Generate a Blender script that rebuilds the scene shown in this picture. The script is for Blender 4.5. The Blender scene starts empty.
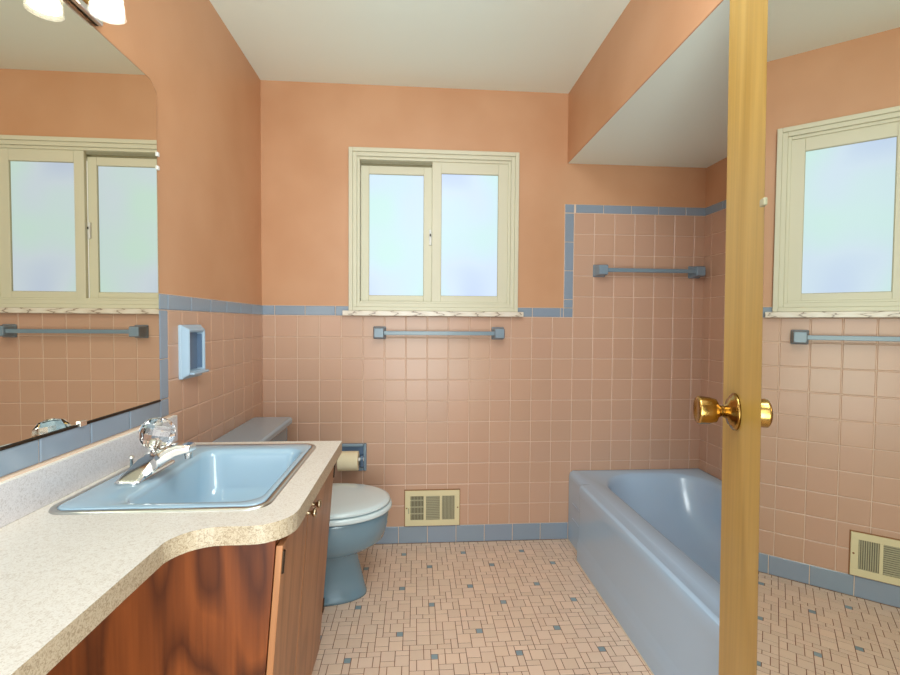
import bpy, bmesh, math, random
from mathutils import Vector, Matrix
rnd = random.Random(7)
C = bpy.context.scene.collection
# ------------------------------------------------------------------ room dimensions (metres)
D, L, R, H = 2.401, -0.775, 1.546, 2.350      # back wall, left wall, right wall, ceiling
P = 0.1095                                     # wall tile pitch
ZB = 1.1856                                    # underside of the blue border
XT = 0.786                                     # tub face / soffit face
ZS = 1.991                                     # underside of soffit
YE = 0.86                                      # wall at the near end of the tub
YN = -0.12                                     # near end of the room
EYE = 1.1513
CT = 0.77                                      # counter top height

# ------------------------------------------------------------------ materials
def srgb(r, g, b):
    f = lambda c: (c/255/12.92) if c/255 <= .04045 else ((c/255+.055)/1.055)**2.4
    return (f(r), f(g), f(b), 1)
def newmat(name, col, rough=.5, metal=0, **kw):
    m = bpy.data.materials.new(name); m.use_nodes = True
    b = m.node_tree.nodes['Principled BSDF']
    b.inputs['Base Color'].default_value = col
    b.inputs['Roughness'].default_value = rough
    b.inputs['Metallic'].default_value = metal
    for k, v in kw.items(): b.inputs[k.replace('_', ' ')].default_value = v
    return m
def N(m, t, **kw):
    n = m.node_tree.nodes.new(t)
    for k, v in kw.items():
        if k in n.inputs: n.inputs[k].default_value = v
        else: setattr(n, k, v)
    return n
def LK(m, a, b): m.node_tree.links.new(a, b)
def bsdf(m): return m.node_tree.nodes['Principled BSDF']
def objco(m, scale=(1, 1, 1)):
    t = N(m, 'ShaderNodeTexCoord'); mp = N(m, 'ShaderNodeMapping')
    mp.inputs['Scale'].default_value = scale
    LK(m, t.outputs['Object'], mp.inputs['Vector']); return mp.outputs['Vector']
def ramp(m, fac, stops):
    r = N(m, 'ShaderNodeValToRGB'); e = r.color_ramp.elements
    e[0].position, e[0].color = stops[0]; e[1].position, e[1].color = stops[-1]
    for p, c in stops[1:-1]:
        x = e.new(p); x.color = c
    LK(m, fac, r.inputs['Fac']); return r.outputs['Color']
def noise_col(m, c1, c2, scale, detail=3, mscale=(1, 1, 1), lo=.35, hi=.65):
    n = N(m, 'ShaderNodeTexNoise', Scale=scale, Detail=detail)
    LK(m, objco(m, mscale), n.inputs['Vector'])
    LK(m, ramp(m, n.outputs['Fac'], [(lo, c1), (hi, c2)]), bsdf(m).inputs['Base Color'])
    return n
def bump(m, scale, strength, dist=.002, mscale=(1, 1, 1), detail=2):
    n = N(m, 'ShaderNodeTexNoise', Scale=scale, Detail=detail)
    LK(m, objco(m, mscale), n.inputs['Vector'])
    b = N(m, 'ShaderNodeBump', Strength=strength, Distance=dist)
    LK(m, n.outputs['Fac'], b.inputs['Height']); LK(m, b.outputs['Normal'], bsdf(m).inputs['Normal'])
def tinted(name, col, rough, amount=1.0, coat=0):
    """base colour times the mesh's per-tile 'tint' attribute"""
    m = newmat(name, col, rough)
    a = N(m, 'ShaderNodeAttribute', attribute_name='tint')
    mx = N(m, 'ShaderNodeMix', data_type='RGBA', blend_type='MULTIPLY')
    mx.inputs[0].default_value = amount; mx.inputs[6].default_value = col
    LK(m, a.outputs['Color'], mx.inputs[7]); LK(m, mx.outputs[2], bsdf(m).inputs['Base Color'])
    return m

M = {}
M['paint'] = newmat('peach_paint', srgb(206, 156, 118), .42)
noise_col(M['paint'], srgb(199, 148, 110), srgb(207, 158, 121), 2.5); bump(M['paint'], 90, .12, .002)
M['paint_left'] = M['paint']
M['ceiling'] = newmat('ceiling_paint', srgb(238, 251, 243), .34)
bump(M['ceiling'], 40, .1, .003)
M['grout'] = newmat('wall_grout', srgb(228, 202, 182), .8)
M['pink'] = tinted('pink_tile', srgb(200, 161, 137), .3); bump(M['pink'], 12, .12, .004)
M['blue'] = tinted('blue_tile', srgb(142, 156, 172), .18); bump(M['blue'], 12, .12, .004)
M['fpink'] = tinted('floor_mosaic_tile', srgb(234, 206, 184), .45)
M['fblue'] = tinted('floor_blue_tile', srgb(140, 160, 168), .4)
M['fgrout'] = newmat('floor_grout', srgb(150, 104, 80), .85)
noise_col(M['fgrout'], srgb(122, 74, 50), srgb(160, 108, 78), 9)
M['cream'] = newmat('cream_window_paint', srgb(214, 210, 186), .4)
M['cream_dark'] = newmat('window_track', srgb(150, 142, 112), .5)
M['marble'] = newmat('marble', srgb(226, 216, 200), .25)
w = N(M['marble'], 'ShaderNodeTexWave', Scale=2.0, Distortion=7.0, Detail=5.0); w.inputs['Detail Scale'].default_value = 3
LK(M['marble'], objco(M['marble'], (1.5, 6, 9)), w.inputs['Vector'])
LK(M['marble'], ramp(M['marble'], w.outputs['Color'], [(0, srgb(150, 132, 118)), (.06, srgb(222, 210, 192)), (1, srgb(232, 224, 210))]), bsdf(M['marble']).inputs['Base Color'])
# frosted pane; its emission stands in for sky light from behind
g = M['pane'] = newmat('frosted_pane', srgb(200, 220, 235), .3)
n = N(g, 'ShaderNodeTexNoise', Scale=2.6, Detail=1.0); LK(g, objco(g, (1, 1, 1)), n.inputs['Vector'])
c = ramp(g, n.outputs['Fac'], [(.30, srgb(196, 214, 250)), (.5, srgb(214, 232, 252)), (.70, srgb(208, 242, 238))])
n2 = N(g, 'ShaderNodeTexNoise', Scale=420.0, Detail=1.0); LK(g, objco(g), n2.inputs['Vector'])
bb = N(g, 'ShaderNodeBump', Strength=.3, Distance=.001); LK(g, n2.outputs['Fac'], bb.inputs['Height']); LK(g, bb.outputs['Normal'], bsdf(g).inputs['Normal'])
LK(g, c, bsdf(g).inputs['Emission Color']); bsdf(g).inputs['Emission Strength'].default_value = 1.2
bsdf(g).inputs['Base Color'].default_value = (.03, .035, .04, 1); bsdf(g).inputs['Specular IOR Level'].default_value = .2
M['porcelain_blue'] = newmat('blue_porcelain', srgb(146, 170, 186), .16, Coat_Weight=.4, Coat_Roughness=.08)
M['tub_blue'] = newmat('tub_enamel', srgb(174, 200, 226), .2, Coat_Weight=.35, Coat_Roughness=.1)
M['toilet_blue'] = newmat('toilet_vitreous_blue', srgb(112, 140, 156), .15, Coat_Weight=.4, Coat_Roughness=.08)
M['sink_blue'] = newmat('sink_enamel', srgb(164, 194, 214), .14, Coat_Weight=.4, Coat_Roughness=.06)
M['ceramic_blue'] = newmat('blue_ceramic', srgb(128, 148, 164), .25)
M['ceramic_light'] = newmat('pale_blue_ceramic', srgb(166, 190, 210), .22)
M['bar'] = newmat('blue_bar', srgb(122, 144, 158), .25)
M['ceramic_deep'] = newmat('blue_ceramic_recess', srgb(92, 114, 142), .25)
M['seat_white'] = newmat('seat_plastic', srgb(212, 226, 230), .2, Coat_Weight=.3)
M['chrome'] = newmat('chrome', (.8, .79, .77, 1), .12, 1)
M['steel'] = newmat('brushed_steel_rim', (.55, .55, .52, 1), .3, 1)
M['brass'] = newmat('polished_brass', srgb(212, 160, 62), .2, 1)
noise_col(M['brass'], srgb(146, 112, 54), srgb(192, 156, 92), 30)
M['nickel'] = newmat('aged_nickel', srgb(176, 160, 132), .28, 1)
M['mirror'] = newmat('mirror_silver', (.84, .86, .80, 1), .0, 1)
M['mirror_left'] = newmat('mirror_silver_warm', (.80, .76, .66, 1), .0, 1)
M['mirror_edge'] = newmat('mirror_edge', srgb(70, 62, 50), .3)
M['dark'] = newmat('dark_gap', srgb(40, 32, 24), .7)
M['dark_metal'] = newmat('dark_bronze', srgb(60, 46, 34), .4, .7)
M['paper'] = newmat('toilet_paper', srgb(236, 222, 188), .9); bump(M['paper'], 120, .3, .001)
M['plastic'] = newmat('white_plastic', srgb(225, 225, 222), .4)
M['vent'] = newmat('cream_vent_enamel', srgb(226, 214, 172), .4)
M['rust'] = newmat('rusted_edge', srgb(150, 104, 66), .7)
M['duct'] = newmat('vent_shadow', srgb(96, 88, 66), .8)
M['slat'] = newmat('vent_slat', srgb(176, 170, 140), .5)
M['caulk'] = newmat('caulk', srgb(214, 196, 176), .6)
M['glass'] = newmat('crystal', (1, 1, 1, 1), .02, Transmission_Weight=1.0, IOR=1.49)
M['shade'] = newmat('clear_shade', (.9, .9, .88, 1), .08, Alpha=.22)
M['bulb'] = newmat('lit_bulb', (1, 1, 1, 1), .3, Emission_Color=srgb(255, 246, 222), Emission_Strength=16.0)
# laminate
def laminate(name, a, b_, c_):
    m = newmat(name, a, .35)
    n = N(m, 'ShaderNodeTexNoise', Scale=210.0, Detail=4.0, Distortion=1.5); LK(m, objco(m), n.inputs['Vector'])
    LK(m, ramp(m, n.outputs['Fac'], [(.36, c_), (.46, b_), (.56, a)]), bsdf(m).inputs['Base Color']); return m
M['lam'] = laminate('speckled_laminate', srgb(234, 228, 219), srgb(227, 219, 208), srgb(212, 201, 188))
M['lam_white'] = newmat('laminate_top_edge', srgb(244, 240, 232), .35)
M['lam_edge_shaded'] = laminate('speckled_laminate_shaded_edge', srgb(186, 170, 146), srgb(170, 152, 128), srgb(144, 126, 102))  # same laminate toned darker: shade on the counter edge put into the colour
M['lam_splash'] = laminate('speckled_backsplash', srgb(222, 219, 222), srgb(214, 210, 214), srgb(198, 193, 194))
# wood
def wood(name, dark, mid, light, rings, ms, rough=.35, fine=(60, 60, 2.5), fine_amt=.7):
    """flat-sawn figure: contour lines of a stretched noise field, plus fine pores"""
    m = newmat(name, mid, rough)
    n = N(m, 'ShaderNodeTexNoise', Scale=1.0, Detail=1.5, Roughness=.35); LK(m, objco(m, ms), n.inputs['Vector'])
    mu = N(m, 'ShaderNodeMath', operation='MULTIPLY'); mu.inputs[1].default_value = rings; LK(m, n.outputs['Fac'], mu.inputs[0])
    fr_ = N(m, 'ShaderNodeMath', operation='FRACT'); LK(m, mu.outputs[0], fr_.inputs[0])
    c = ramp(m, fr_.outputs[0], [(0, dark), (.25, mid), (.75, light), (1, dark)])
    f = N(m, 'ShaderNodeTexNoise', Scale=1.0, Detail=4.0); LK(m, objco(m, fine), f.inputs['Vector'])
    fr = ramp(m, f.outputs['Fac'], [(.3, (.6, .56, .52, 1)), (.62, (1, 1, 1, 1))])
    mx = N(m, 'ShaderNodeMix', data_type='RGBA', blend_type='MULTIPLY'); mx.inputs[0].default_value = fine_amt
    LK(m, c, mx.inputs[6]); LK(m, fr, mx.inputs[7]); LK(m, mx.outputs[2], bsdf(m).inputs['Base Color'])
    return m
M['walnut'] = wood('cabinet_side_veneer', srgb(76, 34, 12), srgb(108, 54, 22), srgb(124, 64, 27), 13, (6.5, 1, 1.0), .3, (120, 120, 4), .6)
M['door_wood'] = wood('cabinet_front_veneer', srgb(146, 96, 58), srgb(164, 110, 70), srgb(172, 118, 78), 8, (1, 6, .6), .4, (90, 90, 3), .5)
M['maple'] = wood('varnished_birch', srgb(190, 152, 72), srgb(197, 160, 80), srgb(204, 167, 88), 6, (6, 6, .8), .34, (90, 90, 2.5), .35)

# ------------------------------------------------------------------ mesh helpers
def BM(): return bmesh.new()
def setp(o, label=None, cat=None, group=None, kind=None):
    if label: o['label'] = label
    if cat: o['category'] = cat
    if group: o['group'] = group
    if kind: o['kind'] = kind
    return o
def obj(name, bm, mats, parent=None, smooth=False, bevel=0, sub=0, angle=None):
    bmesh.ops.recalc_face_normals(bm, faces=bm.faces)
    me = bpy.data.meshes.new(name); bm.to_mesh(me); bm.free()
    if not isinstance(mats, (list, tuple)): mats = [mats]
    for m in mats: me.materials.append(M[m] if isinstance(m, str) else m)
    o = bpy.data.objects.new(name, me); C.objects.link(o)
    if parent:
        o.parent = parent
        o.matrix_parent_inverse = Matrix.Translation(-parent.location) if not any(parent.rotation_euler) else parent_mat(parent).inverted()
    if smooth:
        for p in me.polygons: p.use_smooth = True
    if bevel:
        b = o.modifiers.new('bevel', 'BEVEL'); b.width = bevel; b.segments = 3; b.limit_method = 'ANGLE'; b.angle_limit = math.radians(30)
        b.harden_normals = False
        for p in me.polygons: p.use_smooth = True
        wn = o.modifiers.new('wn', 'WEIGHTED_NORMAL'); wn.keep_sharp = False
    if sub:
        s = o.modifiers.new('sub', 'SUBSURF'); s.levels = sub; s.render_levels = sub
    return o
def parent_mat(p): return Matrix.Translation(p.location) @ p.rotation_euler.to_matrix().to_4x4()
def empty(name, loc, label=None, cat=None, group=None, kind=None):
    o = bpy.data.objects.new(name, None); C.objects.link(o); o.location = loc; o.empty_display_size = .05
    return setp(o, label, cat, group, kind)
def box(bm, x0, x1, y0, y1, z0, z1, mi=0, mat=None):
    vs = [bm.verts.new((x, y, z)) for x in (x0, x1) for y in (y0, y1) for z in (z0, z1)]
    if mat is not None:
        for v in vs: v.co = mat @ v.co
    fs = []
    for idx in ((0, 1, 3, 2), (4, 6, 7, 5), (0, 4, 5, 1), (2, 3, 7, 6), (0, 2, 6, 4), (1, 5, 7, 3)):
        f = bm.faces.new([vs[i] for i in idx]); f.material_index = mi; fs.append(f)
    return vs, fs
def loft(bm, rings, cap0=True, cap1=True, closed=True, mi=0):
    """rings: lists of points of the same length"""
    R_ = [[bm.verts.new(p) for p in r] for r in rings]
    n = len(R_[0])
    for a, b in zip(R_, R_[1:]):
        for i in range(n if closed else n-1):
            j = (i+1) % n
            f = bm.faces.new((a[i], a[j], b[j], b[i])); f.material_index = mi
    if cap0: bm.faces.new(R_[0][::-1]).material_index = mi
    if cap1: bm.faces.new(R_[-1]).material_index = mi
    return R_
def lathe(bm, prof, origin, axis, seg=32, mi=0, caps=True):
    """prof: (radius, height) pairs along axis"""
    ax = Vector(axis).normalized(); t = Vector((0, 0, 1)) if abs(ax.z) < .9 else Vector((1, 0, 0))
    u = ax.cross(t).normalized(); v = ax.cross(u); o = Vector(origin)
    rings = [[o + ax*h + (u*math.cos(2*math.pi*k/seg) + v*math.sin(2*math.pi*k/seg))*max(r, 1e-4) for k in range(seg)] for r, h in prof]
    loft(bm, rings, caps, caps, mi=mi)
def rrect(x0, x1, y0, y1, r, seg=6):
    """rounded rectangle outline, r scalar or 4 radii (x0y0, x1y0, x1y1, x0y1)"""
    rs = r if isinstance(r, (list, tuple)) else [r]*4
    pts = []
    for (cx, cy, a0), rr in zip(((x0, y0, 180), (x1, y0, 270), (x1, y1, 0), (x0, y1, 90)), rs):
        ox = cx + (rr if cx == x0 else -rr); oy = cy + (rr if cy == y0 else -rr)
        for k in range(seg+1):
            a = math.radians(a0 + 90*k/seg); pts.append((ox + rr*math.cos(a), oy + rr*math.sin(a)))
    return pts
def tube(bm, pts, radii, seg=12, mi=0):
    pts = [Vector(p) for p in pts]
    if not isinstance(radii, (list, tuple)): radii = [radii]*len(pts)
    rings = []; up = None
    for i, p in enumerate(pts):
        d = (pts[min(i+1, len(pts)-1)] - pts[max(i-1, 0)]).normalized()
        t = Vector((0, 0, 1)) if abs(d.z) < .95 else Vector((0, 1, 0))
        u = d.cross(t).normalized(); v = u.cross(d)
        rings.append([p + (u*math.cos(2*math.pi*k/seg) + v*math.sin(2*math.pi*k/seg))*radii[i] for k in range(seg)])
    loft(bm, rings, mi=mi)

# ------------------------------------------------------------------ tiles
class Tiles:
    """ceramic tiles laid on a plane: o + u*a + v*b, facing n"""
    def __init__(s, o, u, v, n, depth=.005, gap=.0016, edge=.0024, var=.022):
        s.o, s.u, s.v, s.n = Vector(o), Vector(u), Vector(v), Vector(n)
        s.verts, s.faces, s.cols, s.depth, s.gap, s.edge, s.var = [], [], [], depth, gap, edge, var
    def add(s, a0, a1, b0, b1):
        g, e, d = s.gap, s.edge, s.depth
        if a1-a0 < 2.5*(g+e) or b1-b0 < 2.5*(g+e): return
        i = len(s.verts); t = 1 + rnd.uniform(-s.var, s.var); tt = (t*(1+rnd.uniform(-.012, .012)), t, t*(1+rnd.uniform(-.015, .015)), 1)
        for (k, h) in ((0, d*.35), (0, d*.75), (e, d)):
            for a, b in ((a0+g+k, b0+g+k), (a1-g-k, b0+g+k), (a1-g-k, b1-g-k), (a0+g+k, b1-g-k)):
                s.verts.append(s.o + s.u*a + s.v*b + s.n*h)
        for r in (0, 4):
            for k in range(4):
                q = (k+1) % 4; s.faces.append((i+r+k, i+r+q, i+r+4+q, i+r+4+k))
        s.faces.append((i+8, i+9, i+10, i+11))
        s.cols += [tt]*12
    def grid(s, a0, a1, b0, b1, pa, pb, oa, ob, holes=()):
        """fill the rectangle with tiles of pitch pa, pb whose joints pass through oa, ob"""
        ka = math.floor((a0-oa)/pa); 
        while oa + ka*pa < a1 - 1e-6:
            x0, x1 = max(a0, oa+ka*pa), min(a1, oa+(ka+1)*pa); ka += 1
            kb = math.floor((b0-ob)/pb + 1e-6)
            while ob + kb*pb < b1 - 1e-6:
                y0, y1 = max(b0, ob+kb*pb), min(b1, ob+(kb+1)*pb); kb += 1
                if x1-x0 < .004 or y1-y0 < .004: continue
                cut = False
                for h in holes:
                    if x0 > h[0]-1e-4 and x1 < h[1]+1e-4 and y0 > h[2]-1e-4 and y1 < h[3]+1e-4: cut = True
                if not cut: s.add(x0, x1, y0, y1)
    def build(s, name, mat, parent=None, smooth=False):
        me = bpy.data.meshes.new(name); me.from_pydata([tuple(v) for v in s.verts], [], s.faces)
        ca = me.color_attributes.new('tint', 'FLOAT_COLOR', 'POINT')
        for k, c_ in enumerate(s.cols): ca.data[k].color = c_
        me.materials.append(M[mat]); me.update()
        bm = bmesh.new(); bm.from_mesh(me); bmesh.ops.recalc_face_normals(bm, faces=bm.faces)
        # make sure faces look along n
        if sum((f.normal.dot(s.n) for f in bm.faces)) < 0:
            for f in bm.faces: f.normal_flip()
        bm.to_mesh(me); bm.free()
        o = bpy.data.objects.new(name, me); C.objects.link(o)
        if parent: o.parent = parent
        return o

# ------------------------------------------------------------------ room shell
WX0, WX1, WZ0, WZ1 = -.325, .515, 1.225, 2.018      # rough opening behind the window casing
def struct(name, bm, mats, label, cat, **kw):
    return setp(obj(name, bm, mats, **kw), label, cat, kind='structure')
bm = BM()
for a in ((L-.1, WX0, 0, H), (WX1, R+.1, 0, H), (WX0, WX1, 0, WZ0), (WX0, WX1, WZ1, H)):
    box(bm, a[0], a[1], D, D+.1, a[2], a[3])
wall_back = struct('wall_back', bm, 'paint', 'peach painted back wall with pink tile below a blue border', 'wall')
bm = BM(); box(bm, L-.1, L, YN, D, 0, H)
wall_left = struct('wall_left', bm, 'paint', 'peach painted left wall behind the vanity and toilet', 'wall')
bm = BM(); box(bm, R, R+.1, YE-.1, D, 0, H)
wall_right = struct('wall_right', bm, 'paint', 'tiled right wall along the far side of the bathtub', 'wall')
bm = BM(); box(bm, XT, R, YE-.1, YE, 0, H)
wall_tub_end = struct('wall_front', bm, 'paint', 'peach wall closing the near end of the bathtub alcove', 'wall')
bm = BM(); box(bm, XT, XT+.1, YN, YE-.1, 0, H)
wall_entry = struct('wall_entry', bm, 'paint', 'peach wall behind the open wooden door', 'wall')
bm = BM(); box(bm, L-.1, R+.1, YN, D+.1, H, H+.08)
struct('ceiling', bm, 'ceiling', 'off white painted ceiling', 'ceiling')
bm = BM(); box(bm, XT, R, YE, D, ZS, H)
struct('wall_soffit', bm, 'paint', 'peach soffit face dropping from the ceiling over the bathtub', 'wall')
bm = BM(); box(bm, XT+.004, R, YE, D, ZS-.0008, ZS)
struct('ceiling_soffit', bm, 'ceiling', 'off white lowered ceiling over the bathtub', 'ceiling')

# wall backing (grout beds) + tiles
TD = .006
def bed(parent, pieces, name='grout_bed'):
    bm = BM()
    for p_ in pieces: box(bm, *p_)
    return obj(name, bm, 'grout', parent)
XK = -.3796; BT = ZB - 10*P          # base tile top .0906
BX0, BX1 = XK + 11*P - .0500, XK + 11*P    # vertical border strip .775-.825
ZT = ZB + 5*P                        # top of the shower pink tile
BH = .050
bed(wall_back, [(L, BX0, D-TD*.55, D, 0, ZB), (BX0, R, D-TD*.55, D, 0, ZT), (L, WX0, D-TD*.55, D, ZB, ZB+BH), (WX1, BX0, D-TD*.55, D, ZB, ZB+BH), (BX0, R, D-TD*.55, D, ZT, ZT+BH*.9)])
O = (0, D-TD*.3, 0)
t = Tiles((0, D, 0), (1, 0, 0), (0, 0, 1), (0, -1, 0), depth=TD)
VENT = (-.055, .233, .0906, .282)
t.grid(L, BX1, BT, ZB, P, P, XK, BT)
t.grid(BX1, R, BT, ZT, P, P, XK, BT)
t.build('pink_tile_field', 'pink', wall_back)
t = Tiles((0, D, 0), (1, 0, 0), (0, 0, 1), (0, -1, 0), depth=TD+.0008)
t.grid(L, XT+.03, 0, BT, .1502, BT, -.086, 0)
t.grid(L, WX0, ZB, ZB+BH, .1502, BH, -.56, ZB)
t.grid(WX1, BX0, ZB, ZB+BH, .1502, BH, .608, ZB)
t.add(BX0, BX1, ZB, ZB+BH)
t.grid(BX0, BX1, ZB+BH, ZT, BX1-BX0, .1502, BX0, ZB+BH+.045)
t.add(BX0, BX1, ZT, ZT+BH*.9)
t.grid(BX1, R, ZT, ZT+BH*.9, .1502, BH*.9, .983, ZT)
t.build('blue_border_tile', 'blue', wall_back)

YB0 = 1.453; YB1 = 1.5020
bed(wall_left, [(L, L+TD*.55, YB0, D, 0, ZB+BH), (L, L+TD*.55, .0, YB0, .84, .912)])
t = Tiles((L, 0, 0), (0, 1, 0), (0, 0, 1), (1, 0, 0), depth=TD)
t.grid(YB1, D, BT, ZB, P, P, D-.42*P, BT)
t.grid(YB0, YB1, BT, .86, YB1-YB0, P, YB0, BT)
t.build('pink_tile_field', 'pink', wall_left)
t = Tiles((L, 0, 0), (0, 1, 0), (0, 0, 1), (1, 0, 0), depth=TD+.0008)
t.grid(YB1, D, ZB, ZB+BH, .1502, BH, YB1, ZB)
t.add(YB0, YB1, ZB, ZB+BH)
t.grid(YB0, YB1, .912, ZB, YB1-YB0, .1502, YB0, ZB)
t.add(YB0, YB1, .857, .912)
t.grid(.0, YB0, .857, .912, .1502, .055, YB0, .857)
t.grid(1.55, D, 0, BT, .1502, BT, 1.6, 0)
t.build('blue_border_tile', 'blue', wall_left)

bed(wall_right, [(R-TD*.55, R, YE, D, 0, ZT+BH*.9)])
t = Tiles((R, 0, 0), (0, 1, 0), (0, 0, 1), (-1, 0, 0), depth=TD)
t.grid(YE, D, BT, ZT, P, P, D-.069, BT); t.build('pink_tile_field', 'pink', wall_right)
t = Tiles((R, 0, 0), (0, 1, 0), (0, 0, 1), (-1, 0, 0), depth=TD+.0008)
t.grid(YE, D, ZT, ZT+BH*.9, .1502, BH*.9, D, ZT); t.build('blue_border_tile', 'blue', wall_right)
bed(wall_tub_end, [(XT, R, YE, YE+TD*.55, .36, ZT+BH*.9)])
t = Tiles((0, YE, 0), (1, 0, 0), (0, 0, 1), (0, 1, 0), depth=TD)
t.grid(XT, R, .36, ZT, P, P, XK, BT); t.build('pink_tile_field', 'pink', wall_tub_end)
t = Tiles((0, YE, 0), (1, 0, 0), (0, 0, 1), (0, 1, 0), depth=TD+.0008)
t.grid(XT, R, ZT, ZT+BH*.9, .1502, BH*.9, .983, ZT); t.build('blue_border_tile', 'blue', wall_tub_end)

# floor: mosaic sheets of 12 x 12 units, two blue squares a sheet
bm = BM(); box(bm, L-.1, R+.1, YN, D+.1, -.06, -.0015)
floor = struct('floor', bm, 'fgrout', 'floor of small pink mosaic tiles with scattered blue squares', 'floor')
def sheet(seed):
    r = random.Random(seed); G = [[None]*12 for _ in range(12)]; out = []
    def free(x, y, w, h): return all(G[(x+i) % 12][(y+j) % 12] is None for i in range(w) for j in range(h))
    def put(x, y, w, h, k):
        for i in range(w):
            for j in range(h): G[(x+i) % 12][(y+j) % 12] = (x, y, k)
        out.append((x, y, w, h, k))
    put(0, 0, 1, 1, 'b'); put(5, 7, 1, 1, 'b')
    cells = [(x, y) for x in range(12) for y in range(12)]
    r.shuffle(cells); cnt = 0
    for x, y in cells:
        if cnt < 17 and free(x, y, 2, 2):
            # leave room: refuse when exactly flush with another large tile on both axes
            put(x, y, 2, 2, 'p'); cnt += 1
    # dominoes: fill the most constrained cell first
    while True:
        best = None
        for x, y in cells:
            if G[x][y] is not None: continue
            opts = [(x, y, 2, 1), (x, y, 1, 2), ((x-1) % 12, y, 2, 1), (x, (y-1) % 12, 1, 2)]
            opts = [o for o in opts if free(*o)]
            if opts and (best is None or len(opts) < best[0]): best = (len(opts), opts)
        if not best: break
        put(*r.choice(best[1]), 'p')
    ones = 0
    for x, y in cells:
        if G[x][y] is None: put(x, y, 1, 1, 'p'); ones += 1
    return ones, cnt, out
best = None
for sd in range(60):
    o_, c_, lay = sheet(sd)
    sc = abs(o_-16) + abs(c_-17)*2
    if best is None or sc < best[0]: best = (sc, lay)
S = .29674; U = S/12
tp = Tiles((0, 0, -.0015), (1, 0, 0), (0, 1, 0), (0, 0, 1), depth=.0017, gap=.00125, edge=.0007, var=.05)
tb = Tiles((0, 0, -.0015), (1, 0, 0), (0, 1, 0), (0, 0, 1), depth=.0018, gap=.00125, edge=.0007, var=.12)
AX, AY = -.0546-U/2, 1.9858-U/2
for i in range(-4, 7):
    for j in range(-8, 3):
        for (x, y, w_, h_, k) in best[1]:
            a0, b0 = AX+i*S+x*U, AY+j*S+y*U; a1, b1 = a0+w_*U, b0+h_*U
            a0, a1, b0, b1 = max(a0, L), min(a1, R), max(b0, YN), min(b1, D-.006)
            if a1-a0 < .006 or b1-b0 < .006: continue
            (tb if k == 'b' else tp).add(a0, a1, b0, b1)
tp.build('mosaic_tile_field', 'fpink', floor); tb.build('blue_mosaic_tile', 'fblue', floor)

# ------------------------------------------------------------------ window
win = empty('window_1', (.093, D, 1.222), 'sliding two pane frosted window in a cream frame above the towel bar', 'window', kind='structure')
def ring(bm, x0, x1, z0, z1, w, y0, y1, wb=None, wt=None, mi=0):
    wb = w if wb is None else wb; wt = w if wt is None else wt
    box(bm, x0, x0+w, y0, y1, z0, z1, mi); box(bm, x1-w, x1, y0, y1, z0, z1, mi)
    box(bm, x0+w, x1-w, y0, y1, z0, z0+wb, mi); box(bm, x0+w, x1-w, y0, y1, z1-wt, z1, mi)
bm = BM()
OX0, OX1, OZ0, OZ1 = -.341, .527, 1.212, 2.031
ring(bm, OX0, OX1, OZ0, OZ1, .020, D-.022, D+.01)
ring(bm, OX0+.020, OX1-.020, OZ0+.020, OZ1-.020, .020, D-.014, D+.03)
ring(bm, OX0+.040, OX1-.040, OZ0+.038, OZ1-.040, .014, D-.004, D+.09, wb=.012)
obj('window_frame', bm, 'cream', win, bevel=.002)
bm = BM(); box(bm, -.29, .48, D+.058, D+.09, 1.955, 1.98); box(bm, -.29, .48, D+.05, D+.09, 1.25, 1.262)
obj('track', bm, 'cream_dark', win)
def sash(x0, x1, z0, z1, y, wl, wr, wt, wb):
    bm = BM()
    box(bm, x0, x0+wl, y, y+.022, z0, z1); box(bm, x1-wr, x1, y, y+.022, z0, z1)
    box(bm, x0+wl, x1-wr, y, y+.022, z0, z0+wb); box(bm, x0+wl, x1-wr, y, y+.022, z1-wt, z1)
    s = obj('sash', bm, 'cream', win, bevel=.002)
    bm = BM(); ring(bm, x0+wl-.003, x1-wr+.003, z0+wb-.003, z1-wt+.003, .005, y+.004, y+.018)
    obj('glazing_bead', bm, 'slat', s)
    bm = BM(); box(bm, x0+wl-.002, x1-wr+.002, y+.010, y+.014, z0+wb-.002, z1-wt+.002)
    obj('pane', bm, 'pane', s)
    return s
sash(-.285, .082, 1.262, 1.957, D+.030, .040, .044, .040, .030)
sash(.080, .474, 1.260, 1.978, D+.004, .047, .050, .057, .032)
bm = BM(); box(bm, .066, .078, D+.018, D+.031, 1.555, 1.635); 
lathe(bm, [(.004, 0), (.004, .006)], (.072, D+.018, 1.605), (0, -1, 0), 12)
obj('latch', bm, 'plastic', win, bevel=.002)
bm = BM(); box(bm, .069, .075, D+.0115, D+.013, 1.600, 1.612); obj('latch_slot', bm, 'dark', win)
bm = BM(); box(bm, -.369, .554, D-.040, D+.03, 1.186, 1.2115)
obj('window_sill', bm, 'marble', win, bevel=.003)

# ------------------------------------------------------------------ towel bars
def towel_bar(x0, x1, z, label):
    t = empty('towel_bar', ((x0+x1)/2, D, z), label, 'towel bar', 'blue ceramic towel bars on the back wall')
    yb = D - TD
    for s, xc in ((1, x0), (-1, x1)):
        bm = BM()
        rings = []
        for h, w_ in ((0, .033), (.006, .032), (.012, .029), (.020, .027), (.060, .026), (.068, .022)):
            rings.append([(xc+px, yb-h, z+pz) for px, pz in rrect(-w_, w_, -w_, w_, .006, 3)])
        loft(bm, rings)
        obj('bracket', bm, 'ceramic_blue', t, bevel=.0015)
    bm = BM(); box(bm, x0+.015, x1-.015, yb-.057, yb-.038, z-.010, z+.010)
    obj('bar', bm, 'bar', t, bevel=.002)
    return t
towel_bar(-.185, .425, 1.100, 'pale blue towel bar with square ceramic ends under the window sill')
towel_bar(.962, 1.485, 1.432, 'blue ceramic towel bar on the high shower tile above the bathtub')

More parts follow.
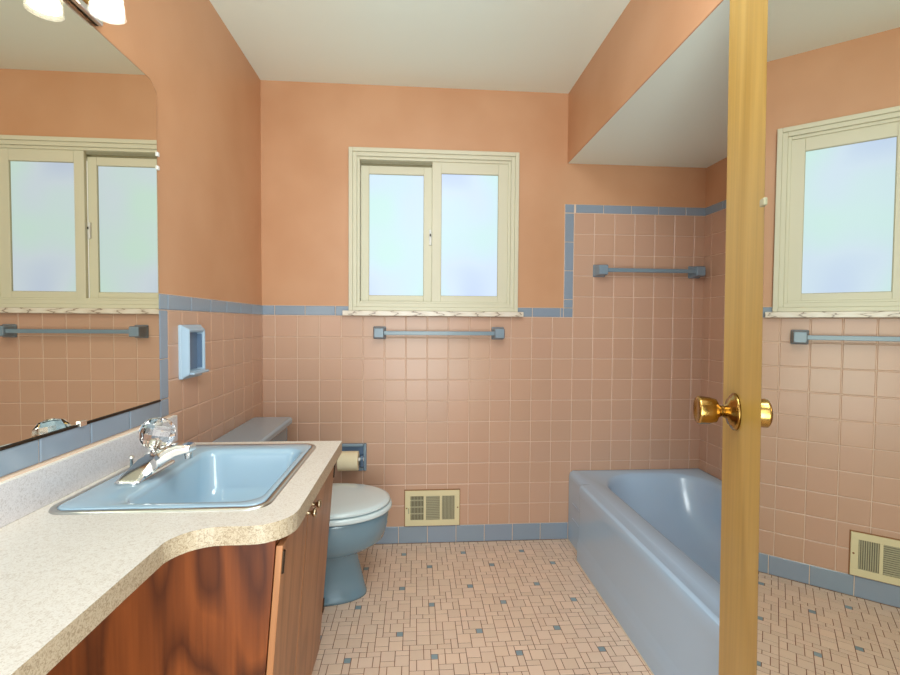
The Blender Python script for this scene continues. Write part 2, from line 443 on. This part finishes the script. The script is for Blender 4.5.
# ------------------------------------------------------------------ vent grille
v = empty('wall_vent', (.089, D-TD, .094), 'cream metal heating vent with three louvred panels low on the tiled wall', 'vent')
y0 = D - TD
VX0, VX1, VZ0, VZ1 = -.053, .231, .096, .280
bm = BM(); box(bm, VX0-.004, VX1+.004, y0-.003, y0+.001, VZ0-.004, VZ1+.004); obj('rusted_flange', bm, 'rust', v)
op = [(-.024, .044), (.056, .128), (.140, .205)]
bm = BM()
zs0, zs1 = .126, .252
box(bm, VX0, VX1, y0-.011, y0-.003, VZ0, zs0); box(bm, VX0, VX1, y0-.011, y0-.003, zs1, VZ1)
xs = [VX0] + [c_ for o_ in op for c_ in o_] + [VX1]
for k in range(0, 8, 2): box(bm, xs[k], xs[k+1], y0-.011, y0-.003, zs0, zs1)
obj('vent_frame', bm, 'vent', v, bevel=.0015)
bm = BM(); box(bm, op[0][0], op[2][1], y0-.0045, y0-.0035, zs0, zs1); obj('duct_backing', bm, 'duct', v)
bm = BM()
for k in range(9):
    x = op[0][0] + .004 + k*.0075; box(bm, x, x+.003, y0-.009, y0-.005, zs0, zs1)
for k in range(3): z = zs0+.03+k*.035; box(bm, op[0][0], op[0][1], y0-.007, y0-.005, z, z+.006)
obj('louvre', bm, 'slat', v)
bm = BM()
for k in range(14):
    z = zs0 + .003 + k*.009; box(bm, op[1][0], op[1][1], y0-.010, y0-.006, z, z+.0062)
obj('louvre', bm, 'slat', v)
bm = BM()
for k in range(9):
    x = op[2][0] + .002 + k*.0072; box(bm, x, x+.0045, y0-.010, y0-.005, zs0, zs1)
obj('louvre', bm, 'slat', v)
for x in (VX0+.009, VX1-.010):
    bm = BM(); lathe(bm, [(.004, 0), (.0035, .0015), (.0005, .002)], (x, y0-.011, .19), (0, -1, 0), 12); obj('screw', bm, 'rust', v)
bm = BM(); box(bm, -.036, -.031, y0-.020, y0-.011, .165, .190); obj('damper_lever', bm, 'slat', v)

# ------------------------------------------------------------------ toilet paper holder + roll
TPX0, TPX1, TPZ0, TPZ1 = -.392, -.250, .392, .532
h = empty('toilet_paper_holder', (-.32, D-TD, .39), 'blue ceramic recessed toilet paper holder on the tiled back wall', 'paper holder')
y0 = D - TD
bm = BM()
ring(bm, TPX0, TPX1, TPZ0, TPZ1, .016, y0-.020, y0+.0005)
obj('surround', bm, 'ceramic_blue', h, bevel=.005)
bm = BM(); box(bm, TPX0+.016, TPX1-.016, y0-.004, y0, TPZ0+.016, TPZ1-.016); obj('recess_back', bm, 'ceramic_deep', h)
for s_ in (TPX0+.006, TPX1-.027):
    bm = BM()
    rr = [[(s_, y0-.004, .400), (s_, y0-.004, .475), (s_, y0-.052, .478), (s_, y0-.060, .465), (s_, y0-.050, .425)]]
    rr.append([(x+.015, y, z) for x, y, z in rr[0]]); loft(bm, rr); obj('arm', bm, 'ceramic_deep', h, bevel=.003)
bm = BM(); lathe(bm, [(.009, 0), (.009, .118)], (TPX0+.014, y0-.048, .461), (1, 0, 0), 16); obj('spindle', bm, 'plastic', h, smooth=False)
bm = BM()
XR0 = -.386
prof = [(.019, 0), (.047, 0), (.0485, .002), (.0485, .098), (.047, .100), (.019, .100)]
ax0 = (XR0, y0-.0505, .4545)
seg = 40; rings = []
for r_, hh in prof + [prof[0]]:
    rings.append([(ax0[0]+hh, ax0[1]+r_*math.cos(2*math.pi*k/seg), ax0[2]+r_*math.sin(2*math.pi*k/seg)) for k in range(seg)])
loft(bm, rings, False, False)
setp(obj('toilet_paper_roll', bm, 'paper', smooth=False), 'cream roll of toilet paper hanging in the blue holder', 'toilet paper')

# ------------------------------------------------------------------ soap / toothbrush holder on the left wall
h = empty('soap_holder', (L+TD, 1.66, .96), 'pale blue ceramic recessed soap holder on the tiled wall beside the mirror', 'soap holder')
x0 = L + TD; SY0, SY1, SZ0, SZ1 = 1.566, 1.708, .962, 1.138
def sring(a, hgt): return [(x0+hgt, y, z) for y, z in rrect(SY0+a, SY1-a, SZ0+a, SZ1-a, .006, 3)]
bm = BM()
loft(bm, [sring(-.002, 0), sring(-.002, .008), sring(.004, .013), sring(.012, .026), sring(.016, .028), sring(.022, .025), sring(.026, .004)], cap0=False)
obj('surround', bm, 'ceramic_light', h, bevel=.001)
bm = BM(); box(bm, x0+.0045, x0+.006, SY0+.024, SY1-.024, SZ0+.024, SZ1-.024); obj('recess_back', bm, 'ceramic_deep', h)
bm = BM(); box(bm, x0+.015, x0+.040, SY0+.018, SY1-.012, SZ0+.012, SZ0+.020); obj('lip', bm, 'ceramic_light', h, bevel=.003)
for yy in (SY0+.027, SY1-.029):
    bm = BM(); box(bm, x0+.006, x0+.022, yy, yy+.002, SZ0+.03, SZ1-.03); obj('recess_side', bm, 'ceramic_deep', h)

# ------------------------------------------------------------------ wall mirror + vanity light
m = empty('wall_mirror', (L+.004, .8, .912), 'large frameless wall mirror over the vanity reflecting the window', 'mirror')
MZ0, MZ1, MY0, MY1 = .913, 1.850, .02, 1.451
bm = BM()
out = [(MY0, MZ0), (MY1, MZ0), (MY1, MZ1-.022), (MY1-.03, MZ1), (MY0, MZ1)]
loft(bm, [[(L+.0015, y, z) for y, z in out], [(L+.0065, y, z) for y, z in out]])
for f in bm.faces: f.material_index = 0
obj('mirror_backing', bm, 'mirror_edge', m)
bm = BM(); ins = [(MY0+.002, MZ0+.003), (MY1-.0015, MZ0+.003), (MY1-.0015, MZ1-.0235), (MY1-.031, MZ1-.0015), (MY0+.002, MZ1-.0015)]
loft(bm, [[(L+.0066, y, z) for y, z in ins], [(L+.0072, y, z) for y, z in ins]])
obj('mirror_glass', bm, 'mirror_left', m)
for yy in (.62, 1.11):
    bm = BM(); box(bm, L+.004, L+.012, yy, yy+.022, MZ0-.005, MZ0+.008); obj('clip', bm, 'chrome', m, bevel=.001)
bm = BM(); box(bm, L+.001, L+.009, MY0, MY1, MZ0-.004, MZ0+.001); obj('bottom_channel', bm, 'dark_metal', m)
for zz in (1.60, 1.64):
    bm = BM(); box(bm, L+.004, L+.011, MY1-.004, MY1+.006, zz, zz+.012); obj('clip', bm, 'plastic', m, bevel=.001)

LZ = 1.856
li = empty('vanity_light', (L, .82, LZ), 'chrome bar vanity light with clear glass shades above the wall mirror', 'light')
bm = BM(); box(bm, L, L+.024, .44, 1.195, LZ, LZ+.075); obj('bar', bm, 'chrome', li, bevel=.004)
bm = BM(); box(bm, L+.023, L+.027, .45, 1.185, LZ+.016, LZ+.058); obj('bar_trim', bm, 'brass', li, bevel=.002)
for yy in (1.127, .86, .59):
    cx = L + .074
    bm = BM(); tube(bm, [(L+.018, yy, LZ+.055), (cx-.02, yy, LZ+.062), (cx, yy, LZ+.078), (cx, yy, LZ+.060)], .008, 12); arm = obj('arm', bm, 'chrome', li, smooth=True)
    bm = BM(); lathe(bm, [(.012, .075), (.02, .066), (.02, .04)], (cx, yy, LZ), (0, 0, 1), 24); obj('socket', bm, 'brass', li, smooth=True)
    bm = BM(); lathe(bm, [(.020, .060), (.030, .050), (.034, .0), (.036, -.012), (.0338, -.012), (.032, .0), (.028, .047), (.019, .057)], (cx, yy, LZ), (0, 0, 1), 32, caps=False); obj('glass_shade', bm, 'shade', li, smooth=True)
    bm = BM(); lathe(bm, [(.012, .045), (.022, .03), (.030, .008), (.030, -.002), (.02, -.007), (.001, -.009)], (cx, yy, LZ), (0, 0, 1), 28); obj('bulb', bm, 'bulb', li, smooth=True)

# ------------------------------------------------------------------ countertop
SX0, SX1, SY0_, SY1_ = -.735, -.305, .955, 1.462       # sink cut-out
def arc(cx, cy, r, a0, a1, n=8): return [(cx+r*math.cos(math.radians(a0+(a1-a0)*k/n)), cy+r*math.sin(math.radians(a0+(a1-a0)*k/n))) for k in range(n+1)]
CY1 = 1.505; CX = -.236; CY0 = .880; SHX = -.433
outl = [(L, 0.02), (SHX, .02), (SHX, .72)] + arc(SHX+.075, CY0-.075, .075, 180, 90)[1:] + arc(CX-.075, CY0+.075, .075, -90, 0) + [(CX, CY1-.004), (CX-.004, CY1), (L, CY1)]
hole = rrect(SX0+.012, SX1-.012, SY0_+.012, SY1_-.012, .03)
top = empty('countertop', (L, .9, CT-.036), 'cream speckled laminate countertop with curved front edge around the sink', 'countertop')
def slab(bm, outline, hole, z0, z1, top_mi=0, side_mi=1):
    for z in (z0, z1):
        es = []
        for lp in (outline, hole):
            vs = [bm.verts.new((x, y, z)) for x, y in lp]
            es += [bm.edges.new((vs[i], vs[(i+1) % len(vs)])) for i in range(len(vs))]
        r_ = bmesh.ops.triangle_fill(bm, use_beauty=True, use_dissolve=False, edges=es)
        for f in r_['geom']:
            if isinstance(f, bmesh.types.BMFace): f.material_index = top_mi
    bm.verts.ensure_lookup_table()
    n = len(outline); k = n + len(hole)
    for off, cnt in ((0, n), (n, len(hole))):
        for i in range(cnt):
            j = (i+1) % cnt; a, b, c_, d_ = off+i, off+j, k+off+j, k+off+i
            f = bm.faces.new([bm.verts[q] for q in (a, b, c_, d_)]); f.material_index = side_mi
bm = BM(); slab(bm, outl, hole, CT-.036, CT); obj('worktop', bm, ['lam', 'lam_edge_shaded'], top)
bm = BM(); box(bm, L+.0005, L+.018, .02, 1.530, CT, .850); obj('backsplash', bm, 'lam_splash', top, bevel=.002)
bm = BM(); box(bm, L+.0005, L+.0175, .02, 1.529, .850, .8525); obj('backsplash_top', bm, 'lam_white', top)
bm = BM(); box(bm, L+.0005, L+.012, .02, 1.50, .8525, .857); obj('caulk_bead', bm, 'grout', top)

# ------------------------------------------------------------------ vanity cabinet
cab = empty('vanity_cabinet', (-.5, 1.2, 0), 'brown wood vanity cabinet with two doors under the sink', 'cabinet')
KY0, KY1 = .903, 1.488; LEAN = .080
def fx(z): return -.268 - (CT-.036-z)*LEAN       # slanting front
bm = BM()
prof = [(L+.008, 0.0), (fx(0)-.03, 0.0), (fx(.09)-.03, .09), (fx(.09), .09), (fx(CT-.037), CT-.037), (L+.008, CT-.037)]
# carcass: hollow under the sink
for (a, b) in ((KY0, KY0+.016), (KY1-.016, KY1)):
    bm = BM(); loft(bm, [[(x, a, z) for x, z in prof], [(x, b, z) for x, z in prof]])
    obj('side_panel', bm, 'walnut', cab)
bm = BM()
def front_slab(bm, ya, yb, za, zb, t0, t1):
    vs = []
    rg = [[(fx(za)+t0, y_, za), (fx(za)+t1, y_, za), (fx(zb)+t1, y_, zb), (fx(zb)+t0, y_, zb)] for y_ in (ya, yb)]
    loft(bm, rg)
front_slab(bm, KY0+.016, KY0+.04, .09, CT-.037, -.018, 0)
front_slab(bm, KY1-.04, KY1-.016, .09, CT-.037, -.018, 0)
front_slab(bm, KY0+.04, KY1-.04, CT-.075, CT-.037, -.018, 0)
front_slab(bm, KY0+.04, KY1-.04, .09, .12, -.018, 0)
obj('face_frame', bm, 'door_wood', cab)
bm = BM(); box(bm, fx(0)-.045, fx(0)-.031, KY0+.016, KY1-.016, 0, .09); obj('toe_kick', bm, 'dark', cab)
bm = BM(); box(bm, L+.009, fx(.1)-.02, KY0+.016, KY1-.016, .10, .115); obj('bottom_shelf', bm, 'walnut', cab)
YM = 1.125
for ya, yb, ky, hy in ((KY0+.003, YM-.0025, YM-.018, KY0+.012), (YM+.0025, KY1-.006, YM+.034, KY1-.008)):
    bm = BM(); front_slab(bm, ya, yb, .105, CT-.052, .001, .014)
    d_ = obj('door', bm, 'door_wood', cab, bevel=.002)
    kz = .700; kx = fx(kz)+.014
    bm = BM(); lathe(bm, [(.007, 0), (.005, .002), (.0035, .008), (.005, .013), (.0095, .016), (.0105, .020), (.009, .023), (.004, .0245), (.0005, .025)], (kx, ky, kz), (1, 0, .0), 24)
    obj('knob', bm, 'nickel', d_, smooth=True)
    for hz in (.66, .225):
        bm = BM(); lathe(bm, [(.004, 0), (.004, .045)], (fx(hz)+.014, hy, hz), (LEAN, 0, 1), 12); box(bm, fx(hz)+.014, fx(hz)+.0155, hy-.004, hy+.005, hz+.004, hz+.041)
        obj('hinge', bm, 'dark_metal', d_)

# ------------------------------------------------------------------ sink
sk = empty('sink', (-.52, 1.2, CT), 'light blue rectangular drop-in sink set in the countertop', 'sink')
bm = BM(); NS = 8
def rr3(x0, x1, y0, y1, r, z): return [(x, y, z) for x, y in rrect(x0, x1, y0, y1, r, NS)]
bx0, bx1, by0, by1 = -.612, -.330, .992, 1.395
loft(bm, [rr3(SX0+.014, SX1-.014, SY0_+.014, SY1_-.014, .03, CT-.03),
          rr3(SX0+.012, SX1-.012, SY0_+.012, SY1_-.012, .03, CT+.001),
          rr3(SX0+.009, SX1-.009, SY0_+.009, SY1_-.009, .033, CT+.004),
          rr3(SX0+.014, SX1-.014, SY0_+.014, SY1_-.014, .03, CT+.006),
          rr3(bx0-.006, bx1+.006, by0-.006, by1+.006, .05, CT+.006),
          rr3(bx0, bx1, by0, by1, .045, CT+.003),
          rr3(bx0+.006, bx1-.005, by0+.006, by1-.006, .045, CT-.012),
          rr3(bx0+.022, bx1-.016, by0+.022, by1-.045, .05, CT-.09),
          rr3(bx0+.035, bx1-.028, by0+.037, by1-.070, .055, CT-.125),
          rr3(bx0+.060, bx1-.052, by0+.065, by1-.11, .05, CT-.138),
          rr3(-.50, -.45, 1.16, 1.21, .024, CT-.143)], cap0=False, cap1=True)
obj('basin', bm, 'sink_blue', sk, smooth=True)
bm = BM()
loft(bm, [rr3(SX0-.004, SX1+.004, SY0_-.004, SY1_+.004, .046, CT),
          rr3(SX0-.002, SX1+.002, SY0_-.002, SY1_+.002, .044, CT+.004),
          rr3(SX0+.005, SX1-.005, SY0_+.005, SY1_-.005, .038, CT+.005),
          rr3(SX0+.009, SX1-.009, SY0_+.009, SY1_-.009, .034, CT+.003)], cap0=False, cap1=False)
obj('metal_rim', bm, 'steel', sk, smooth=True)
bm = BM(); lathe(bm, [(.024, 0), (.022, .004), (.014, .002), (.0005, .002)], (-.475, 1.185, CT-.1435), (0, 0, 1), 24); obj('drain', bm, 'chrome', sk, smooth=True)

# ------------------------------------------------------------------ faucet
ZD = CT + .006
fa = empty('faucet', (-.645, 1.205, ZD), 'chrome faucet with broad arched spout and clear crystal knob on the sink', 'faucet')
FX, FY = -.660, 1.205
bm = BM()
loft(bm, [[(x, y, z) for x, y in rrect(FX-.026+a, FX+.026-a, 1.098+a, 1.275-a, .012, 4)] for a, z in ((0, ZD), (0, ZD+.005), (.003, ZD+.008))])
obj('base', bm, 'chrome', fa, bevel=.001)
# spout: broad flat arch that rises from the near end of the base and reaches over the basin
bm = BM()
pts = [((-.660, 1.102), .028, .008, .001, (0, 1)), ((-.658, 1.128), .027, .022, .004, (.15, 1)), ((-.645, 1.146), .031, .043, .014, (.5, .9)), ((-.622, 1.157), .033, .060, .028, (1, .5)), ((-.594, 1.163), .030, .072, .042, (1, .2)), ((-.570, 1.164), .026, .079, .053, (1, 0)), ((-.552, 1.163), .021, .078, .058, (1, 0)), ((-.541, 1.163), .018, .077, .060, (1, 0))]
rings = []
for (x, y), hw, zt, zb, d_ in pts:
    c0 = Vector((x, y, ZD)); dv = Vector((*d_, 0)).normalized(); sd = Vector((-dv.y, dv.x, 0)); zm = zb + (zt-zb)*.6
    rings.append([c0 - sd*hw + Vector((0, 0, zb)), c0 + sd*hw + Vector((0, 0, zb)), c0 + sd*hw + Vector((0, 0, zm)), c0 + sd*hw*.75 + Vector((0, 0, zt)), c0 - sd*hw*.75 + Vector((0, 0, zt)), c0 - sd*hw + Vector((0, 0, zm))])
loft(bm, rings); obj('spout', bm, 'chrome', fa, bevel=.002)
bm = BM(); lathe(bm, [(.0095, 0), (.0095, .012), (.0085, .013), (.0085, .020), (.007, .020)], (-.551, 1.163, ZD+.063), (0, 0, -1), 20); obj('aerator', bm, 'chrome', fa, smooth=False)
bm = BM(); ka = Vector((.22, .14, 1)).normalized(); ko = Vector((-.664, 1.190, ZD+.006))
lathe(bm, [(.026, 0), (.024, .020), (.017, .036), (.014, .050), (.018, .056), (.016, .060)], ko, ka, 24); obj('stem', bm, 'chrome', fa, smooth=True)
bm = BM()
lathe(bm, [(.012, .054), (.027, .060), (.037, .074), (.041, .092), (.037, .110), (.026, .124), (.010, .130)], ko, ka, 10)
obj('crystal_knob', bm, 'glass', fa)
bm = BM(); lathe(bm, [(.010, .056), (.013, .066), (.009, .080), (.001, .084)], ko, ka, 16); obj('knob_core', bm, 'chrome', fa, smooth=True)
bm = BM(); lathe(bm, [(.0035, 0), (.0035, .032), (.006, .034), (.007, .039), (.004, .043)], (-.700, 1.19, ZD), (0, 0, 1), 14); obj('drain_lift_rod', bm, 'chrome', fa, smooth=True)

# ------------------------------------------------------------------ toilet
TY = 1.955
to = empty('toilet', (-.45, TY, 0), 'blue toilet with white closed seat lid beside the vanity', 'toilet')
def egg(xa, xb, ry, z, n=40, flat=1.0, cy=TY):
    """egg outline between xa (rear) and xb (front)"""
    pts = []
    cx = xa + (xb-xa)*.45
    for k in range(n):
        a = 2*math.pi*k/n; c_, s_ = math.cos(a), math.sin(a)
        if c_ >= 0: x = cx + (xb-cx)*c_; y = ry*s_
        else: x = cx + (cx-xa)*(-1)*abs(c_)**.75; y = ry*math.copysign(abs(s_)**.8, s_)
        pts.append((x, cy+y, z))
    return pts
bm = BM()
loft(bm, [egg(-.54, -.205, .096, 0, cy=TY+.015), egg(-.54, -.205, .096, .012, cy=TY+.015), egg(-.535, -.210, .090, .020, cy=TY+.015), egg(-.53, -.224, .082, .09, cy=TY+.01), egg(-.53, -.238, .076, .15, cy=TY+.005),
          egg(-.53, -.240, .078, .190), egg(-.54, -.225, .095, .206), egg(-.57, -.165, .150, .228), egg(-.58, -.130, .172, .258), egg(-.585, -.116, .180, .31), egg(-.585, -.112, .182, .36), egg(-.585, -.115, .178, .372)])
obj('bowl', bm, 'toilet_blue', to, smooth=True)
bm = BM(); loft(bm, [rr3(-.765, -.54, TY-.12, TY+.12, .03, .20), rr3(-.765, -.52, TY-.15, TY+.15, .04, .28), rr3(-.765, -.50, TY-.165, TY+.165, .04, .368)]); obj('rear_deck', bm, 'toilet_blue', to, bevel=.004)
bm = BM(); loft(bm, [egg(-.545, -.103, .188, .3735), egg(-.55, -.098, .192, .379), egg(-.55, -.098, .192, .390), egg(-.545, -.103, .188, .3955)]); obj('seat', bm, 'seat_white', to, bevel=.002)
bm = BM(); loft(bm, [egg(-.545, -.110, .183, .3990), egg(-.548, -.105, .187, .403), egg(-.546, -.108, .185, .413), egg(-.535, -.125, .170, .4185), egg(-.48, -.19, .11, .4215), egg(-.40, -.28, .04, .4225)]); obj('lid', bm, 'seat_white', to, smooth=True)
for yy in (TY-.10, TY+.05):
    bm = BM(); box(bm, -.568, -.54, yy, yy+.05, .372, .41); obj('seat_hinge', bm, 'seat_white', to, bevel=.004)
TA, TB = 1.715, 2.255
bm = BM(); loft(bm, [rr3(-.755, -.62, TA+.03, TB-.03, .03, .370), rr3(-.760, -.605, TA+.015, TB-.015, .03, .42), rr3(-.764, -.600, TA+.010, TB-.010, .03, .664)]); obj('tank', bm, 'toilet_blue', to, bevel=.004)
bm = BM(); loft(bm, [rr3(-.766, -.592, TA+.004, TB-.004, .022, .664), rr3(-.767, -.585, TA, TB, .022, .672), rr3(-.767, -.583, TA, TB, .022, .692), rr3(-.764, -.589, TA+.006, TB-.006, .02, .700)]); obj('tank_lid', bm, 'porcelain_blue', to, bevel=.003)
bm = BM(); lathe(bm, [(.012, 0), (.012, .008), (.006, .012)], (-.600, TA+.06, .62), (1, 0, 0), 16); box(bm, -.590, -.584, TA+.05, TA+.12, .612, .626); obj('flush_lever', bm, 'chrome', to)

# ------------------------------------------------------------------ bathtub
tu = empty('bathtub', (1.16, 1.6, 0), 'blue enamel bathtub built into the tiled alcove', 'bathtub')
TZ = .372; ty0, ty1 = YE+.009, D-.0075; tx1 = R-.0075
def trr(x0, x1, y0, y1, r, z): return [(x, y, z) for x, y in rrect(x0, x1, y0, y1, r, 12)]
bm = BM()
loft(bm, [trr(.818, tx1, ty0, ty1, .002, .30),
          trr(.816, tx1, ty0, ty1, .002, TZ-.028),
          trr(.822, tx1, ty0, ty1, .002, TZ-.010),
          trr(.836, tx1-.002, ty0, ty1, .003, TZ-.001),
          trr(.856, tx1-.01, ty0+.01, ty1-.008, .01, TZ),
          trr(.915, tx1-.048, ty0+.075, ty1-.052, [.16, .10, .20, .24], TZ-.001),
          trr(.926, tx1-.058, ty0+.085, ty1-.062, [.16, .10, .19, .23], TZ-.008),
          trr(.936, tx1-.068, ty0+.095, ty1-.075, [.15, .10, .18, .22], TZ-.03),
          trr(.960, tx1-.085, ty0+.12, ty1-.14, [.14, .12, .17, .19], TZ-.16),
          trr(.985, tx1-.110, ty0+.15, ty1-.25, [.13, .12, .16, .17], TZ-.25),
          trr(1.01, tx1-.14, ty0+.18, ty1-.32, .12, TZ-.285),
          trr(1.08, tx1-.21, ty0+.26, ty1-.42, .08, TZ-.295)], cap0=False)
obj('tub_shell', bm, 'tub_blue', tu, smooth=True)
# apron: end strip stepped back, broad face stepped forward, ridges near the floor
bm = BM()
box(bm, .8155, .84, ty0, ty1, .0, TZ-.03)
obj('apron_back', bm, 'tub_blue', tu, bevel=.003)
bm = BM()
pr = [(.816, .002), (XT-.002, .002), (XT-.002, .060), (XT+.001, .066), (XT+.001, .088), (XT+.0035, .093), (XT+.0035, .112), (XT+.006, .117), (XT+.010, .27), (.7925, TZ-.055), (.7925, TZ-.024), (.797, TZ-.010), (.808, TZ-.0015), (.845, TZ+.0008), (.845, .02)]
ye = 2.185
def apr(y, k): return [(x + (.818-x)*k if x < .818 else x, y, z - (.004*k if z > TZ-.003 else 0)) for x, z in pr]
loft(bm, [apr(ty0, 0), apr(ye-.02, 0), apr(ye-.008, .1), apr(ye, .6), apr(ye+.006, 1)])
obj('apron', bm, 'tub_blue', tu, bevel=.002)
for zz in (.135, .215):
    bm = BM(); box(bm, .8125, .817, 2.225, 2.33, zz, zz+.008); obj('apron_rib', bm, 'tub_blue', tu, bevel=.002)
bm = BM(); box(bm, .813, .8165, YE+.01, D-.007, .0, .006); box(bm, XT-.006, XT-.001, YE+.01, ye, .0, .004); obj('caulk_bead', bm, 'caulk', tu)
bm = BM(); lathe(bm, [(.026, 0), (.024, .003), (.004, .004)], (1.24, 1.10, TZ-.294), (0, 0, 1), 24); obj('drain', bm, 'chrome', tu, smooth=True)

# ------------------------------------------------------------------ open door with mirror
MA, MO = .34221, .2736
dd = Vector((math.sin(MA), math.cos(MA), 0)); nn = Vector((math.cos(MA), -math.sin(MA), 0))
def dm(): 
    # local x = along door (hinge -> free edge), y = towards the wall side (nn), z up
    m_ = Matrix.Identity(4)
    m_.col[0] = (*dd, 0); m_.col[1] = (*nn, 0); m_.col[2] = (*(dd*.028), 0); m_.col[2][2] = 1; m_.col[3] = (*(dd*-.0307), 1); return m_   # the leaf hangs slightly out of plumb
DM = dm()
WO = MO + .006                       # wood face offset, mirror stands 6 mm proud
SF, SH = 1.030, .30                  # free edge, hinge edge along the door
door = empty('door_1', tuple(dd*(SH-.0307) + nn*WO), 'open varnished wood door with a brass knob and a mirror on its face', 'door', kind='structure')
bm = BM(); box(bm, SH, SF, WO, WO+.035, .012, 2.03, mat=DM); obj('door_leaf', bm, 'maple', door, bevel=.0015)
SM = .815
bm = BM(); box(bm, SH+.06, SM, MO+.0004, WO, .28, 1.90, mat=DM); mb = obj('mirror_backing', bm, 'mirror_edge', door)
bm = BM(); box(bm, SH+.062, SM-.002, MO-.0001, MO+.0004, .282, 1.898, mat=DM); obj('mirror_panel', bm, 'mirror', door)
for zz in (.34, 1.335):
    bm = BM(); box(bm, SM-.006, SM+.012, MO-.003, WO, zz, zz+.012, mat=DM); obj('mirror_clip', bm, 'slat', door, bevel=.002)
KS, KZ = .955, .993
bm = BM(); o_ = DM @ Vector((KS, WO, KZ))
kx = []
lathe(bm, [(.034, 0), (.034, .003), (.031, .006), (.026, .0075), (.024, .011), (.014, .014), (.011, .020)], o_, -nn, 36)
obj('rosette', bm, 'brass', door, smooth=True)
bm = BM(); lathe(bm, [(.011, .016), (.0095, .022), (.012, .027), (.0215, .032), (.0245, .043), (.0260, .059), (.0260, .062), (.0230, .0645), (.019, .0615), (.012, .060), (.0005, .060)], o_, -nn, 36)
obj('knob', bm, 'brass', door, smooth=True)
bm = BM(); o2 = DM @ Vector((KS, WO+.035, KZ))
lathe(bm, [(.034, 0), (.034, .003), (.026, .0075), (.012, .014), (.010, .028), (.0215, .040), (.0265, .070), (.0235, .0765), (.0005, .072)], o2, nn, 36); obj('knob', bm, 'brass', door, smooth=True)
bm = BM(); box(bm, SF-.0005, SF+.0012, WO+.006, WO+.029, KZ-.03, KZ+.03, mat=DM); obj('latch_plate', bm, 'brass', door)

# ------------------------------------------------------------------ lights
def area(name, loc, target, size, energy, col=(1, 1, 1), sy=None):
    l = bpy.data.lights.new(name, 'AREA'); l.energy = energy; l.color = col; l.size = size
    if sy: l.shape = 'RECTANGLE'; l.size_y = sy
    o = bpy.data.objects.new(name, l); C.objects.link(o); o.location = loc
    o.rotation_euler = (Vector(target)-Vector(loc)).to_track_quat('-Z', 'Y').to_euler(); return o
area('back_fill', (-.1, -1.3, 1.9), (.3, 2.0, .9), 1.4, 24, (.95, .98, 1), 1.2)  # unseen fill added behind the camera to light the whole room
def lamp(name, loc, e, r, col):
    l = bpy.data.lights.new(name, 'POINT'); l.energy = e; l.color = col; l.shadow_soft_size = r
    o = bpy.data.objects.new(name, l); C.objects.link(o); o.location = loc
lamp('room_fill', (.12, .42, 1.98), 13, .16, (.93, .98, 1))  # added point fill with no fixture, lifts floor, tub and ceiling
area('ceiling_fill', (.1, -.45, .8), (.25, 1.5, 2.35), 1.0, 36, (.88, 1, .95))  # added upward fill that brightens the ceiling, no source stands there
area('overhead_fill', (.3, .75, 2.3), (.42, 1.15, 0), .4, 9, (.93, .98, 1))  # added downward fill out of view for floor, counter and tub
w = bpy.data.worlds.new('world'); bpy.context.scene.world = w; w.use_nodes = True
w.node_tree.nodes['Background'].inputs[0].default_value = (.92, .97, 1, 1)
w.node_tree.nodes['Background'].inputs[1].default_value = 1.5

# ------------------------------------------------------------------ camera
f, yaw, pitch, roll = 463.675, .07331, .0310, .00679
F_ = Vector((math.sin(yaw)*math.cos(pitch), math.cos(yaw)*math.cos(pitch), -math.sin(pitch)))
R_ = Vector((math.cos(yaw), -math.sin(yaw), 0)); U_ = R_.cross(F_)
R2 = R_*math.cos(roll) + U_*math.sin(roll); U2 = U_*math.cos(roll) - R_*math.sin(roll)
cam = bpy.data.cameras.new('camera'); cam.sensor_width = 36; cam.lens = f/900*36; cam.clip_start = .02
co = bpy.data.objects.new('camera', cam); C.objects.link(co)
mt = Matrix.Identity(4); mt.col[0] = (*R2, 0); mt.col[1] = (*U2, 0); mt.col[2] = (*(-F_), 0); mt.col[3] = (0, 0, EYE, 1)
co.matrix_world = mt
sc = bpy.context.scene; sc.camera = co
sc.view_settings.view_transform = 'Standard'; sc.view_settings.look = 'None'
sc.view_settings.exposure = -0.26
sc.cycles.max_bounces = 12; sc.cycles.transmission_bounces = 10; sc.cycles.caustics_reflective = False
sc.cycles.sample_clamp_indirect = 4
